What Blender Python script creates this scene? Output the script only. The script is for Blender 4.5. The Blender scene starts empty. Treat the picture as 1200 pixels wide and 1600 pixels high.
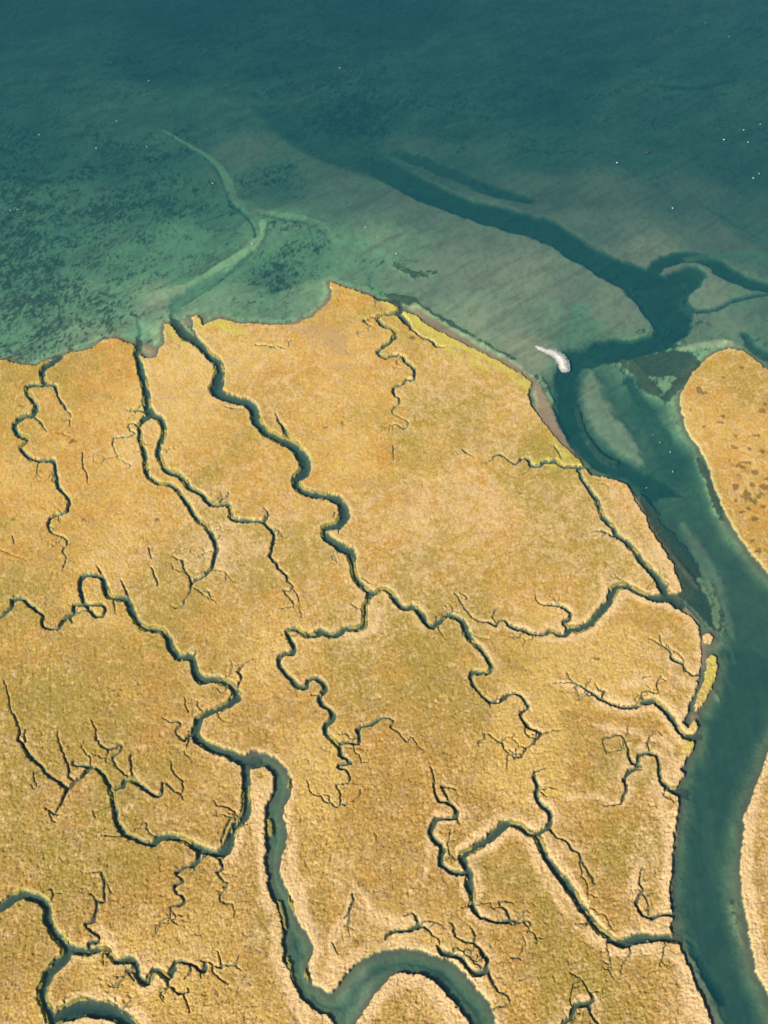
import bpy, math, random
import numpy as np
random.seed(4); rng = np.random.default_rng(7)
PI = math.pi
C = bpy.context.scene.collection
sc = bpy.context.scene

# ------------------------------------------------------------------ camera
H = 500.0                      # metres above the water
DEP = math.radians(50.0)       # depression of the optical axis
VF = math.radians(40.0)        # vertical field of view
FPX = 800.0 / math.tan(VF / 2)  # focal length in photograph pixels
cam_d = bpy.data.cameras.new('camera'); cam = bpy.data.objects.new('camera', cam_d); C.objects.link(cam)
cam_d.sensor_fit = 'VERTICAL'; cam_d.angle = VF
cam_d.sensor_height = 36; cam_d.lens = 18 / math.tan(VF / 2)
cam_d.clip_start = 1; cam_d.clip_end = 20000
cam.location = (0, 0, H); cam.rotation_euler = (PI / 2 - DEP, 0, 0)
sc.camera = cam

def ground(px, py, z=0.0):
    """survey point: where the sight line of a photograph pixel meets the level z"""
    px = np.asarray(px, float); py = np.asarray(py, float)
    a = (px - 600) / FPX; b = (800 - py) / FPX
    dy = math.cos(DEP) + b * math.sin(DEP)
    dz = -math.sin(DEP) + b * math.cos(DEP)
    t = (H - z) / -dz
    return a * t, dy * t

# ------------------------------------------------------------------ survey data
# creeks: (tile column, tile row, "x,y,width ...") in 1/3 photograph pixels inside a 400 px tile
CREEKS = [
(0,1,"285,465,26 262,490,28 215,520,26 198,545,26 200,570,26 210,600,24 180,605,18 140,608,18 125,625,18 135,650,18 155,680,20 170,705,20 165,735,22 150,750,20 115,752,20 90,770,20 72,790,18 75,820,18 95,845,20 125,855,20 128,870,18 110,885,18 98,898,18 115,925,16 145,945,14 185,963,14 220,960,14 245,957,18 258,975,16 262,1020,16 275,1080,18 300,1110,14 325,1145,16 325,1170,14 315,1200,12 290,1212,12 255,1220,12 235,1245,14 230,1270,12 240,1290,12 270,1308,10 300,1320,10 318,1345,12 305,1370,8 300,1390,6 312,1415,6 305,1450,5 295,1475,4"),
(0,1,"210,605,14 245,605,14 262,620,14 270,650,10 290,690,10 305,715,8 320,730,6 338,745,5 325,765,5 292,775,4"),
(0,1,"160,755,8 190,780,8 218,822,5"),(0,1,"128,950,6 148,965,6"),
(0,1,"640,270,40 655,350,46 655,400,36 648,430,28 640,460,26 655,510,28 668,560,30 680,610,32 688,660,34 692,700,36 710,740,44"),
(0,1,"700,750,24 672,770,20 655,800,20 657,850,20 668,890,20 680,940,20 685,1000,20 700,1035,18 740,1065,18 795,1072,18 830,1095,18 860,1140,20 885,1175,20 900,1200,20 930,1240,20 965,1265,22 990,1300,20 1005,1335,24 1015,1375,22 1005,1430,20 990,1470,18 950,1505,18 905,1530,16 893,1550,10 890,1575,8 870,1610,8 865,1635,8 830,1650,8 800,1640,6"),
(0,2,"893,325,10 885,300,8 865,265,8 855,230,8 830,220,6 805,205,4"),(0,2,"900,350,6 930,365,6 945,380,5 985,410,4"),(0,2,"1010,140,6 1030,115,5 1045,105,4"),
(0,1,"720,750,26 750,765,24 768,800,22 765,850,22 750,890,20 742,930,26 760,970,22 780,1005,22 830,1025,22 865,1055,24 890,1085,20 940,1115,20 980,1155,20 1020,1168,22 1060,1165,22 1080,1190,20 1085,1225,22 1130,1242,22 1200,1242,16 1230,1250,16 1260,1275,16 1280,1295,18 1285,1330,14 1275,1380,14 1265,1410,14 1295,1440,14 1310,1465,14 1345,1500,14 1350,1525,12 1375,1550,12 1360,1570,8 1330,1572,8 1350,1595,8 1375,1620,8 1375,1645,8 1335,1650,6 1305,1650,5"),
(0,1,"1035,1160,8 1045,1140,7 1065,1130,6 1075,1105,5"),(1,2,"40,45,14 55,20,10 55,0,8 40,-20,6"),(1,2,"85,90,5 110,85,4"),
(0,1,"690,735,8 650,725,6 610,728,5 585,718,4"),(0,1,"645,800,8 632,785,6 605,790,6 610,815,6 630,830,6 610,845,6 570,850,6 535,855,6 530,885,6 545,925,5 555,935,4"),
(0,1,"820,210,46 806,250,44 825,310,46 870,370,44 910,395,36 950,430,34 985,470,36 1020,500,40 1030,540,44 1020,590,50 1010,625,60 1030,645,46 1070,665,40 1120,680,36 1160,690,40 1190,720,44 1202,770,42 1240,820,40 1290,850,36 1340,870,38 1380,895,44 1410,930,50 1430,970,54 1425,1010,50 1395,1040,46 1390,1070,40 1415,1100,34 1460,1115,34 1510,1120,32 1550,1130,34 1590,1150,40 1610,1180,46 1610,1230,50 1585,1260,40 1540,1270,34 1522,1290,34 1535,1320,34 1570,1350,36 1610,1370,40 1640,1390,40 1650,1430,32 1655,1470,28 1665,1510,30 1695,1545,26 1730,1575,26"),
(1,1,"150,850,20 135,810,16 125,795,14 105,765,10 90,735,6"),
(1,2,"530,380,28 560,380,26 590,362,20 620,370,20 645,400,26 670,435,24 700,450,20 745,450,22 775,490,28 800,525,22 830,540,20 860,515,22 890,488,20 930,495,22 970,520,26 985,560,26 1010,600,20 1050,640,20 1080,680,20 1102,720,22 1090,750,20 1050,755,18 1015,750,18 1005,775,18 1018,810,14 1050,850,10 1090,885,12 1140,895,10 1165,870,18 1200,850,14 1230,860,12 1260,885,16 1275,915,16 1250,935,14 1245,965,14 1270,1000,14 1310,1025,14 1335,1035,16 1325,1055,14 1305,1070,14 1295,1090,12 1270,1110,14 1250,1140,14 1225,1150,14 1200,1145,8 1165,1110,8 1160,1085,8 1130,1075,10 1105,1060,10 1090,1045,6 1060,1040,4"),
(1,2,"1060,1080,5 1035,1090,4"),(2,2,"135,1040,5 180,1030,4 235,1020,4"),
(1,2,"930,380,4 960,420,6 1000,480,6 1050,515,6 1090,518,10 1120,532,12 1140,510,8 1165,510,8 1200,540,14 1250,555,16 1300,572,14 1350,575,14 1380,558,22 1415,572,16 1450,575,18 1475,550,34 1510,548,34 1560,530,30 1600,490,30 1630,450,32 1660,415,32 1675,370,34 1700,345,32 1750,350,28 1800,380,28 1850,400,30 1890,405,36 1940,400,50 1980,430,50"),
(1,2,"1125,515,5 1108,490,6 1125,455,8 1135,445,6"),
(2,2,"265,550,28 245,520,20 270,500,14 272,475,12 245,452,14 200,440,12 150,438,8 120,415,8 108,385,6"),
(2,1,"325,992,14 280,990,12 240,988,12 205,965,20 175,970,12 150,965,18 130,985,12 90,980,12 75,955,14 50,950,10 25,970,8 0,972,8 -30,945,8 -60,930,10 -85,938,8 -90,955,8 -115,965,8 -140,970,5"),
(1,1,"970,908,8 990,925,5 1020,940,4"),
(2,1,"310,1000,12 330,1050,14 360,1090,16 395,1140,18 410,1180,18 420,1205,20 435,1235,22 470,1270,22 490,1310,24 540,1345,24 575,1385,24 610,1430,26 655,1480,26 690,1525,34 720,1570,44 730,1595,50"),
(2,2,"475,115,12 440,100,8 420,90,8 375,95,5"),(2,1,"195,885,4 215,915,6 235,950,5"),
(1,2,"530,385,26 525,420,26 510,450,24 508,490,24 505,530,30 470,548,26 420,550,24 390,570,26 350,582,24 310,560,30 270,580,26 230,575,22 200,555,18 165,550,18 145,570,20 160,600,20 180,640,22 170,660,20 130,670,18 108,700,18 130,740,20 160,780,20 195,818,20 235,820,20 245,790,18 275,780,18 310,800,22 325,830,26 305,860,22 305,895,22 345,925,22 365,950,26 350,985,26 325,1010,26 335,1045,24 370,1080,28 395,1110,24 395,1140,20 420,1160,18 445,1180,14 400,1185,16 390,1200,14 425,1215,14 440,1245,10 435,1270,8 390,1275,6 378,1290,6 400,1330,7 395,1370,7 375,1388,7 350,1365,9 340,1330,8 290,1332,6"),
(1,2,"395,1085,16 430,1080,12 470,1090,14 490,1075,12 478,1030,16 490,1012,12 540,1000,14 570,975,14 610,965,8 645,980,8 635,1010,8 665,1030,6 690,1060,5 712,1080,5 730,1055,5 760,1090,4 800,1125,3"),
(1,2,"450,432,5 470,448,6 505,455,5"),(1,2,"265,858,6 300,855,6"),
(0,2,"-40,492,14 0,488,14 35,470,16 55,445,14 65,410,14 110,412,14 140,440,14 190,475,16 205,500,14 200,530,12 235,548,12 275,545,12 300,510,14 330,490,16 350,470,14 345,440,14 380,435,12 440,435,14 480,435,14 497,460,14 485,485,14 455,490,14 425,465,14 400,430,14 385,390,16 378,345,18 390,305,18 420,295,16 460,300,18 485,320,20 500,360,26 515,395,28 550,405,20 590,410,20 610,440,26 625,480,28 645,520,26 680,545,24 725,550,28 765,560,24 790,595,30 805,640,34 840,680,28 890,680,28 910,710,28 920,760,34 950,790,38 1000,785,30 1060,800,32 1100,830,36 1110,865,40 1080,895,36 1030,920,32 970,945,30 935,970,32 925,1010,34 915,1045,38 950,1080,40 1000,1110,44 1060,1130,44 1120,1155,48 1160,1172,52 1200,1168,60"),
(0,2,"480,300,8 470,270,6 455,255,5"),(0,2,"525,400,8 535,440,6 545,480,4"),(0,2,"605,410,12 590,370,8 570,320,6"),(0,2,"630,480,6 665,475,4"),(0,2,"895,680,10 915,665,8 920,650,6"),(0,2,"65,410,8 70,390,4"),(0,2,"330,500,8 340,525,5"),
(0,2,"1120,820,8 1130,770,8 1120,745,10 1145,710,5 1190,685,3"),(0,2,"895,1045,12 860,1075,10 835,1050,8 825,1020,8 850,1000,8 835,985,8 800,985,8 760,965,7"),(0,2,"885,940,4 870,890,4 865,870,3"),
(0,3,"1155,-30,36 1155,60,34 1155,120,36 1155,200,46 1130,250,36 1100,290,32 1080,340,34 1065,380,44 1030,405,40 975,395,26 925,375,34 880,345,26 830,330,28 770,320,24 740,335,30 715,352,30 670,345,22 610,320,22 565,285,24 545,240,26 535,180,28 525,120,34 510,80,26 490,40,26 455,10,22 430,0,18 395,30,18 355,65,18 320,95,20 305,140,16 280,190,12 265,215,10 290,220,6"),
(0,3,"540,105,20 575,85,18 590,60,18 620,55,22 655,80,18 700,110,18 740,135,16 760,110,12 765,70,10 790,75,8 810,105,8 850,125,8 860,100,8 855,60,8 825,40,8 810,5,8 800,-40,5"),(0,3,"850,125,6 865,150,5"),
(0,3,"600,40,8 560,10,8 540,-20,8 530,-45,8 545,-60,8 572,-90,8 560,-110,8 540,-92,10 490,-95,10 455,-130,8 450,-180,8 430,-220,8"),(0,3,"620,40,8 620,-20,8 615,-50,10 630,-70,6"),
(0,3,"320,95,14 290,75,18 260,55,14 225,35,14 200,0,16 170,-30,14 130,-70,16 110,-110,14 85,-135,12 95,-160,10 80,-220,8 50,-290,8 40,-350,8 20,-410,5"),(0,3,"265,215,8 235,205,8 215,190,6"),(0,3,"230,210,6 255,255,6"),(0,3,"355,60,8 325,40,7 325,0,12 305,-50,9 285,-100,8 270,-170,4"),
(0,2,"120,1080,8 115,1020,4"),(0,2,"350,1165,8 340,1185,8 370,1190,10 430,1198,12"),
(0,3,"930,400,20 930,430,18 900,460,16 850,475,14 830,495,12 855,530,14 820,555,14 830,590,10 865,610,14 860,640,14 810,650,10 800,680,6 800,710,6 830,740,5"),(0,3,"1030,430,14 1045,465,12 1022,490,10 1035,520,8 1070,540,8 1050,560,6"),(0,3,"1110,225,7 1105,210,8 1080,190,8 1045,180,6 1015,175,6 1005,150,5"),(0,3,"1105,215,6 1060,290,5 1040,350,4"),
(0,3,"-60,690,34 0,658,34 40,630,40 90,600,40 140,600,38 190,620,40 220,660,36 228,720,38 255,770,40 290,810,44 315,850,54 300,895,50 255,935,44 225,980,44 205,1030,44 200,1080,46 225,1130,50 250,1165,56 320,1145,80 380,1122,84 450,1125,84 520,1140,80 570,1170,74 640,1230,66"),(0,3,"240,1150,50 250,1200,56 270,1240,56"),
(0,3,"320,850,44 370,860,36 430,862,34 470,845,28 500,845,28 520,880,26 550,910,26 600,895,28 635,920,26 645,970,26 680,1005,28 705,985,26 725,950,26 760,960,30 790,980,30 810,950,24 820,915,18 860,912,18 910,930,18 950,955,20 970,930,16 965,905,8 1000,920,8 1005,960,8 1040,990,8 1075,1015,6"),
(0,3,"410,855,14 420,825,14 460,815,12 460,790,14 430,765,12 405,740,10 440,715,12 450,680,12 455,640,12 440,600,8 425,590,5"),(0,3,"455,625,10 490,625,10 490,580,10 490,530,10 475,490,8 440,490,4"),(0,3,"490,520,4 530,590,3"),
(0,3,"640,965,10 605,945,8 610,970,8 630,1000,6"),(0,3,"780,990,12 790,1020,9 830,1055,11 880,1050,13 878,1035,8"),(0,3,"865,1065,6 885,1110,6 890,1150,4"),(0,3,"945,960,6 948,985,4"),(0,3,"1005,925,6 1040,935,8 1030,880,5 1020,860,3"),(0,3,"975,905,6 950,905,5"),
(1,3,"820,0,5 835,60,6 835,110,10 860,155,12 905,165,14 935,195,16 945,225,18 900,238,16 850,240,20 825,280,22 825,320,22 860,360,22 875,400,22 865,440,24 890,470,20 930,490,18 980,490,22"),(1,3,"910,160,10 880,110,8 875,90,12 940,105,5"),(1,3,"945,235,6 955,265,4"),
(1,3,"1010,645,22 1015,600,28 1000,555,34 1000,510,34 985,460,32 970,415,30 1010,385,34 1070,345,34 1120,310,34 1160,270,34 1195,260,32 1240,280,34 1280,305,36 1310,315,38 1335,360,34 1365,420,32 1405,480,36 1445,530,40 1485,585,42 1520,645,36 1560,700,32 1600,750,32 1640,785,34 1690,818,36 1740,818,40 1800,795,42 1860,797,36 1920,798,36 1980,800,44"),
(1,3,"1010,645,22 1030,680,18 1080,710,14 1130,725,14 1180,715,22 1200,715,14 1240,725,10 1270,715,8 1285,745,8 1270,770,8"),(1,3,"1190,705,14 1180,675,12 1150,650,10 1140,630,8 1170,625,8 1205,640,6"),
(2,3,"120,310,20 150,290,20 175,265,18 182,230,20 165,195,20 130,165,20 112,120,18 120,85,22 105,45,16 110,15,14 160,5,8"),(2,3,"125,110,5 165,130,5"),
(2,3,"160,275,12 185,295,12 215,325,10 255,345,12 275,380,12 310,400,10 330,440,8 350,475,8 375,515,12 390,545,4"),
(2,3,"770,700,22 700,685,16 650,705,16 610,685,14 585,640,14 590,605,12 615,575,12 600,545,12 600,510,8 610,470,6"),
(2,3,"215,1215,16 270,1175,18 300,1115,22 350,1105,24 375,1080,18 360,1050,10 340,1015,8 300,975,8 275,960,5"),(2,3,"365,1115,12 375,1160,12 405,1205,10"),(2,3,"370,1050,8 410,1048,6"),(2,3,"0,890,5 30,890,5 45,905,4"),
(2,2,"880,1050,32 830,1055,34 800,1050,26 770,1005,24 735,950,26 700,915,24 660,885,26 620,895,26 580,912,18 520,918,14 460,900,14 410,875,20 380,850,16 330,820,10 280,790,8 262,755,6"),(2,2,"420,870,12 430,840,10 410,835,8 390,800,4"),(2,2,"612,890,10 605,850,6 640,840,5 685,850,8 680,815,8 705,800,6"),(2,2,"620,775,6 650,770,5"),(2,2,"200,805,4 270,797,6"),
(2,2,"890,762,10 850,765,10 820,745,10 800,715,10 750,690,14 740,660,8 700,625,6 640,595,6"),(2,2,"700,620,4 695,580,4"),
(2,2,"600,1190,16 560,1170,14 540,1110,10 520,1060,8 490,1045,8 460,1060,8 430,1060,6 440,1140,4"),(2,2,"540,1040,4 550,1000,3"),(2,2,"590,1180,14 600,1140,14 640,1130,16 680,1145,14 690,1190,16 690,1240,18 730,1290,26 770,1310,44 820,1315,50"),
(2,2,"600,1200,20 560,1210,16 530,1250,14 535,1290,12 520,1340,11 500,1370,8 430,1380,5"),
(1,1,"560,190,12 620,205,16 665,215,20 680,250,26 660,268,20 600,275,16 570,290,18 590,325,12 640,345,14 655,370,18 635,400,14 590,430,14 570,455,14 610,480,14 640,468,12 685,470,12 700,495,14 735,520,14 745,550,14 740,580,12 705,580,12 690,600,10 645,620,12 650,655,12 675,670,10 670,695,8 640,720,8 645,740,6 680,760,6 710,780,8 710,800,8 690,812,7 665,790,6 630,795,4 625,820,3"),
(1,1,"645,890,5 645,955,4"),(1,1,"680,280,22 700,305,22 725,335,10 770,375,8 820,400,8 850,425,12 900,428,4"),(1,1,"575,290,10 540,285,8"),(1,1,"505,300,9 520,320,7 545,325,9"),(1,1,"0,418,6 50,420,6 95,430,6"),
(0,1,"925,425,5 960,455,6 990,490,5"),(0,1,"1060,710,5 1130,720,6"),(0,1,"300,835,4 330,850,4"),(0,1,"390,920,5 390,985,5 410,1020,5 413,1060,4"),
(1,3,"610,800,8 622,775,12 660,768,16 710,762,18 760,740,22 800,755,12 850,800,8 860,830,8"),(1,3,"850,835,10 870,865,22 920,875,20 965,895,22 990,935,22 1030,962,24 1070,955,24 1085,915,16 1060,870,16 1020,825,14 960,810,10 930,780,14 925,740,16 905,725,6"),(1,3,"1020,820,10 1030,790,8 1000,740,5"),(1,3,"1090,945,16 1105,985,12 1125,1030,10 1150,1060,10 1175,1050,6"),(1,3,"760,735,10 740,685,10 700,690,5"),(1,3,"455,595,7 455,630,9 440,680,9 420,700,6"),(1,3,"360,820,6 385,870,6"),
(0,2,"700,165,4 715,220,5"),(0,2,"710,262,7 730,310,6 742,345,6"),(0,2,"60,115,4 70,150,5"),(1,2,"985,410,6 992,398,5"),(0,2,"5,180,3 130,230,3"),
]
POOLS = [(1,2,145,240,8)]
# small dark pans on the grass: photograph pixels x, y, rx, ry
PANS = [(1165,722,8,3),(1182,738,9,4),(1176,758,6,5),(1192,790,7,4),(1172,795,5,3),(1140,718,3,2),(1186,775,5,8),(1155,742,4,2),(1150,700,4,2),(1172,700,5,2),(1190,705,5,3),(1150,760,3,4),(1160,800,4,3),(1180,810,6,4),(1165,775,4,9),(1190,772,6,2),(1080,640,2,3),(1130,590,3,2),(1160,575,3,2),(1150,780,3,4),(1175,845,5,3),(1188,860,6,4),(560,520,2,2),(583,512,3,2),(640,515,4,2),(645,528,4,3),(575,500,3,2),(1092,608,7,5),(1102,614,5,2),(1154,606,4,2),(1102,665,5,4),(1123,660,5,3),(1147,678,3,6),(1145,697,3,2),(1192,640,9,4),(1196,632,4,5),(1185,680,12,3),
        (1160,728,10,3),(1198,748,8,5),(1168,771,8,6),(1178,783,7,7),(1195,760,6,5),(1130,650,3,2),(1150,870,0,0),
        (118,690,6,3),(186,578,3,2),(174,620,3,2),(512,667,4,2),(535,663,3,2),(724,703,4,2),(103,1092,2,4),(178,1078,4,2),(132,811,5,3),(22,811,4,2),(248,812,3,3),
        (840,1028,6,2),(852,1029,4,2),(822,1046,4,4),(933,1029,4,2),(935,1030,3,2),(815,770,5,1),(745,668,4,2)]
POLY = [
 "-420,560 -120,566 0,560 30,568 56,572 66,566 78,560 92,557 115,549 145,545 160,532 180,528 195,534 208,536 214,548 228,560 245,558 248,545 257,535 256,505 266,506 280,520 292,532 310,530 303,512 300,496 310,492 318,508 335,500 345,497 375,505 400,505 430,508 460,507 485,497 500,485 515,470 520,455 516,440 530,445 550,452 575,460 590,470 608,472 625,482 650,493 680,515 720,535 755,552 790,570 820,588 832,598 826,615 830,635 842,650 860,672 880,695 905,718 912,732 925,742 950,748 975,755 985,765 995,785 1008,805 1020,830 1035,855 1050,880 1060,905 1066,922 1058,931 1042,926 1032,938 1045,945 1060,952 1080,965 1093,982 1095,1010 1097,1040 1092,1056 1088,1080 1075,1110 1068,1130 1075,1137 1085,1122 1090,1135 1088,1150 1082,1172 1072,1186 1064,1200 1068,1212 1060,1228 1052,1236 1058,1248 1061,1262 1056,1290 1052,1330 1050,1370 1047,1400 1048,1420 1055,1435 1048,1445 1050,1458 1062,1475 1068,1488 1072,1505 1083,1530 1095,1555 1110,1590 1118,1620 1140,1700 1160,1900 -420,1900",
 "1098,992 1110,988 1115,998 1108,1006 1097,1003",
 "1104,1030 1112,1020 1121,1028 1118,1055 1112,1078 1098,1102 1088,1112 1083,1104 1094,1075 1102,1050",
 "1140,543 1125,548 1110,556 1098,566 1085,580 1075,597 1065,615 1062,632 1067,650 1075,675 1090,695 1105,720 1113,745 1118,765 1128,790 1138,810 1150,830 1165,850 1175,865 1190,885 1200,897 1330,1010 1500,1000 1500,600 1280,640 1200,578 1180,562 1160,548",
 "1228,1120 1208,1160 1198,1180 1190,1205 1175,1240 1162,1280 1158,1320 1157,1370 1160,1410 1168,1450 1175,1490 1185,1530 1200,1555 1225,1620 1240,1900 1600,1900 1600,1100",
 "385,1178 395,1173 412,1175 428,1182 445,1196 453,1212 455,1228 452,1243 447,1255 443,1275 448,1293 450,1310 446,1325 440,1345 438,1360 448,1385 455,1400 462,1425 470,1448 484,1462 490,1480 488,1495 482,1505 485,1525 490,1540 503,1545 515,1553 525,1545 540,1520 555,1505 580,1493 600,1485 625,1482 650,1485 675,1492 700,1498 715,1512 735,1530 750,1550 765,1565 772,1585 778,1605 800,1700 760,1700 735,1605 728,1590 715,1575 700,1560 688,1540 672,1528 650,1521 628,1521 608,1528 592,1545 578,1565 565,1585 552,1605 540,1700 528,1700 525,1605 512,1588 500,1586 485,1575 468,1555 458,1535 450,1515 443,1490 441,1470 442,1455 438,1435 430,1410 420,1390 416,1365 415,1340 414,1310 414,1270 415,1262 422,1250 427,1235 428,1215 424,1205 412,1200 395,1200 388,1205 381,1205 378,1190",
]
# green islets in the lower river: low salt-marsh plants standing in the water margin
ISLETS = ["416,1278 422,1276 427,1290 426,1305 419,1306 416,1292","449,1217 453,1219 452,1232 448,1226","432,1405 440,1408 446,1435 449,1452 442,1450 437,1430","447,1494 453,1496 455,1512 462,1532 456,1530 449,1512",
          "443,1340 437,1358 443,1362 446,1350","450,1393 459,1412 466,1430 459,1428 452,1410","478,1510 484,1530 480,1536 474,1522"]
# control points of the sea floor: x, y, depth (m), seagrass cover 0-1, sand tint 0-1
SEA = [
(0,20,3.2,.25,.2),(300,20,3.5,.4,.2),(600,20,3.5,.5,.1),(900,20,3.0,.3,.1),(1150,20,2.6,.3,.1),(80,90,2.6,.15,.3),(250,90,3.0,.4,.2),(450,90,3.0,.4,.3),(700,90,2.8,.2,.2),(900,90,3.0,.3,.2),(1100,80,2.7,.3,.3),
(50,150,2.3,.3,.2),(200,160,1.9,.2,.4),(350,180,2.0,.1,.3),(480,150,2.4,.6,.2),(560,190,2.6,.7,.1),(700,180,2.4,.5,.2),(850,150,2.8,.3,.1),(1000,160,2.3,.3,.5),(1150,170,2.2,.3,.5),
(50,230,2.0,.5,.1),(180,240,1.8,.5,.1),(270,230,1.8,.6,.1),(380,235,1.35,.05,.9),(500,260,1.4,.05,.9),(650,235,1.7,.1,.7),(720,250,1.8,.1,.6),(850,240,2.0,.3,.3),(1000,230,2.1,.3,.4),(1150,250,2.1,.3,.6),
(50,330,1.3,.8,0),(150,330,1.25,.7,0),(250,310,1.5,.7,0),(290,370,.95,.3,0),(330,330,1.3,.5,0),(440,270,1.6,.6,.3),(540,300,1.2,.03,.8),(650,320,1.05,.0,1),(770,360,.9,.0,1),(850,290,1.4,.05,1),(950,300,1.3,.05,1),(1080,300,1.5,.1,.9),(1180,340,1.6,.1,.7),
(950,350,1.1,.05,1),(1020,390,.8,.05,1),(1120,370,1.2,.1,1),(50,420,1.1,.8,0),(180,400,1.0,.6,0),(300,420,.95,.5,.0),(60,490,.8,.8,.1),(160,470,.75,.7,.1),(140,520,.5,.6,.4),(250,470,.5,.4,.5),
(430,360,.8,.35,.1),(470,400,1.0,.6,0),(430,430,1.1,.75,0),(400,480,.7,.4,.3),(480,460,.6,.2,.4),(350,470,.6,.3,.4),(560,400,.8,.2,.3),(600,380,.7,.1,.5),(650,440,.7,.15,.7),(720,420,.7,.02,1),(820,430,.6,.0,1),(900,450,.8,.0,1),(960,480,.7,.0,1),(850,500,.7,.0,.7),(780,500,.55,.05,.9),(740,500,.45,.1,.8),(900,520,1.0,.05,.5),(820,540,.4,.05,1),
(1110,460,.7,.05,.9),(1150,500,.8,.1,.8),(1080,500,.9,.2,.8),(1190,520,1.0,.3,.6),(1180,470,1.0,.1,.7),(1020,575,.6,.7,.2),(1050,560,.6,.9,.1),(1040,610,.5,.4,.3),(1050,650,1.0,.2,.3),(930,610,1.5,.0,.5),(960,660,1.5,.0,.5),(985,700,1.6,.1,.4),(1010,640,1.9,.0,.1),(1050,720,1.8,.0,.1),(1080,800,1.5,.0,.1),
(1065,850,1.0,.1,.9),(1100,900,1.1,.05,.9),(1085,930,.4,.9,.1),(1080,960,.35,.95,0),(1110,960,.5,.7,.2),(1160,900,1.6,.0,.2),(1170,1000,1.6,.0,.2),(1120,1080,1.2,.3,.2),(1120,1150,2.1,.0,.1),(1150,1200,1.9,.0,.1),(1100,1300,2.2,.0,0),(1110,1400,2.2,.0,0),(1145,1400,1.6,.0,.2),(1120,1500,2.3,.0,0),(1095,1500,1.3,.0,.5),(1130,1590,1.6,.0,.6),(1160,1550,2.2,.0,0),
(430,1250,1.6,.1,.1),(430,1350,1.7,.1,.1),(460,1480,1.8,.0,.1),(500,1560,1.8,.0,.1),(630,1500,2.1,.0,0),(740,1570,2.1,.0,0),(545,1540,1.2,.0,.7),(1260,400,1.5,.1,.6),(-60,400,1.1,.8,0),(-60,200,2.2,.4,.1),(1260,1050,2,.0,.1),
(600,-200,5,.2,0),(0,-200,5,.2,0),(1200,-200,5,.2,0)]
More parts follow.
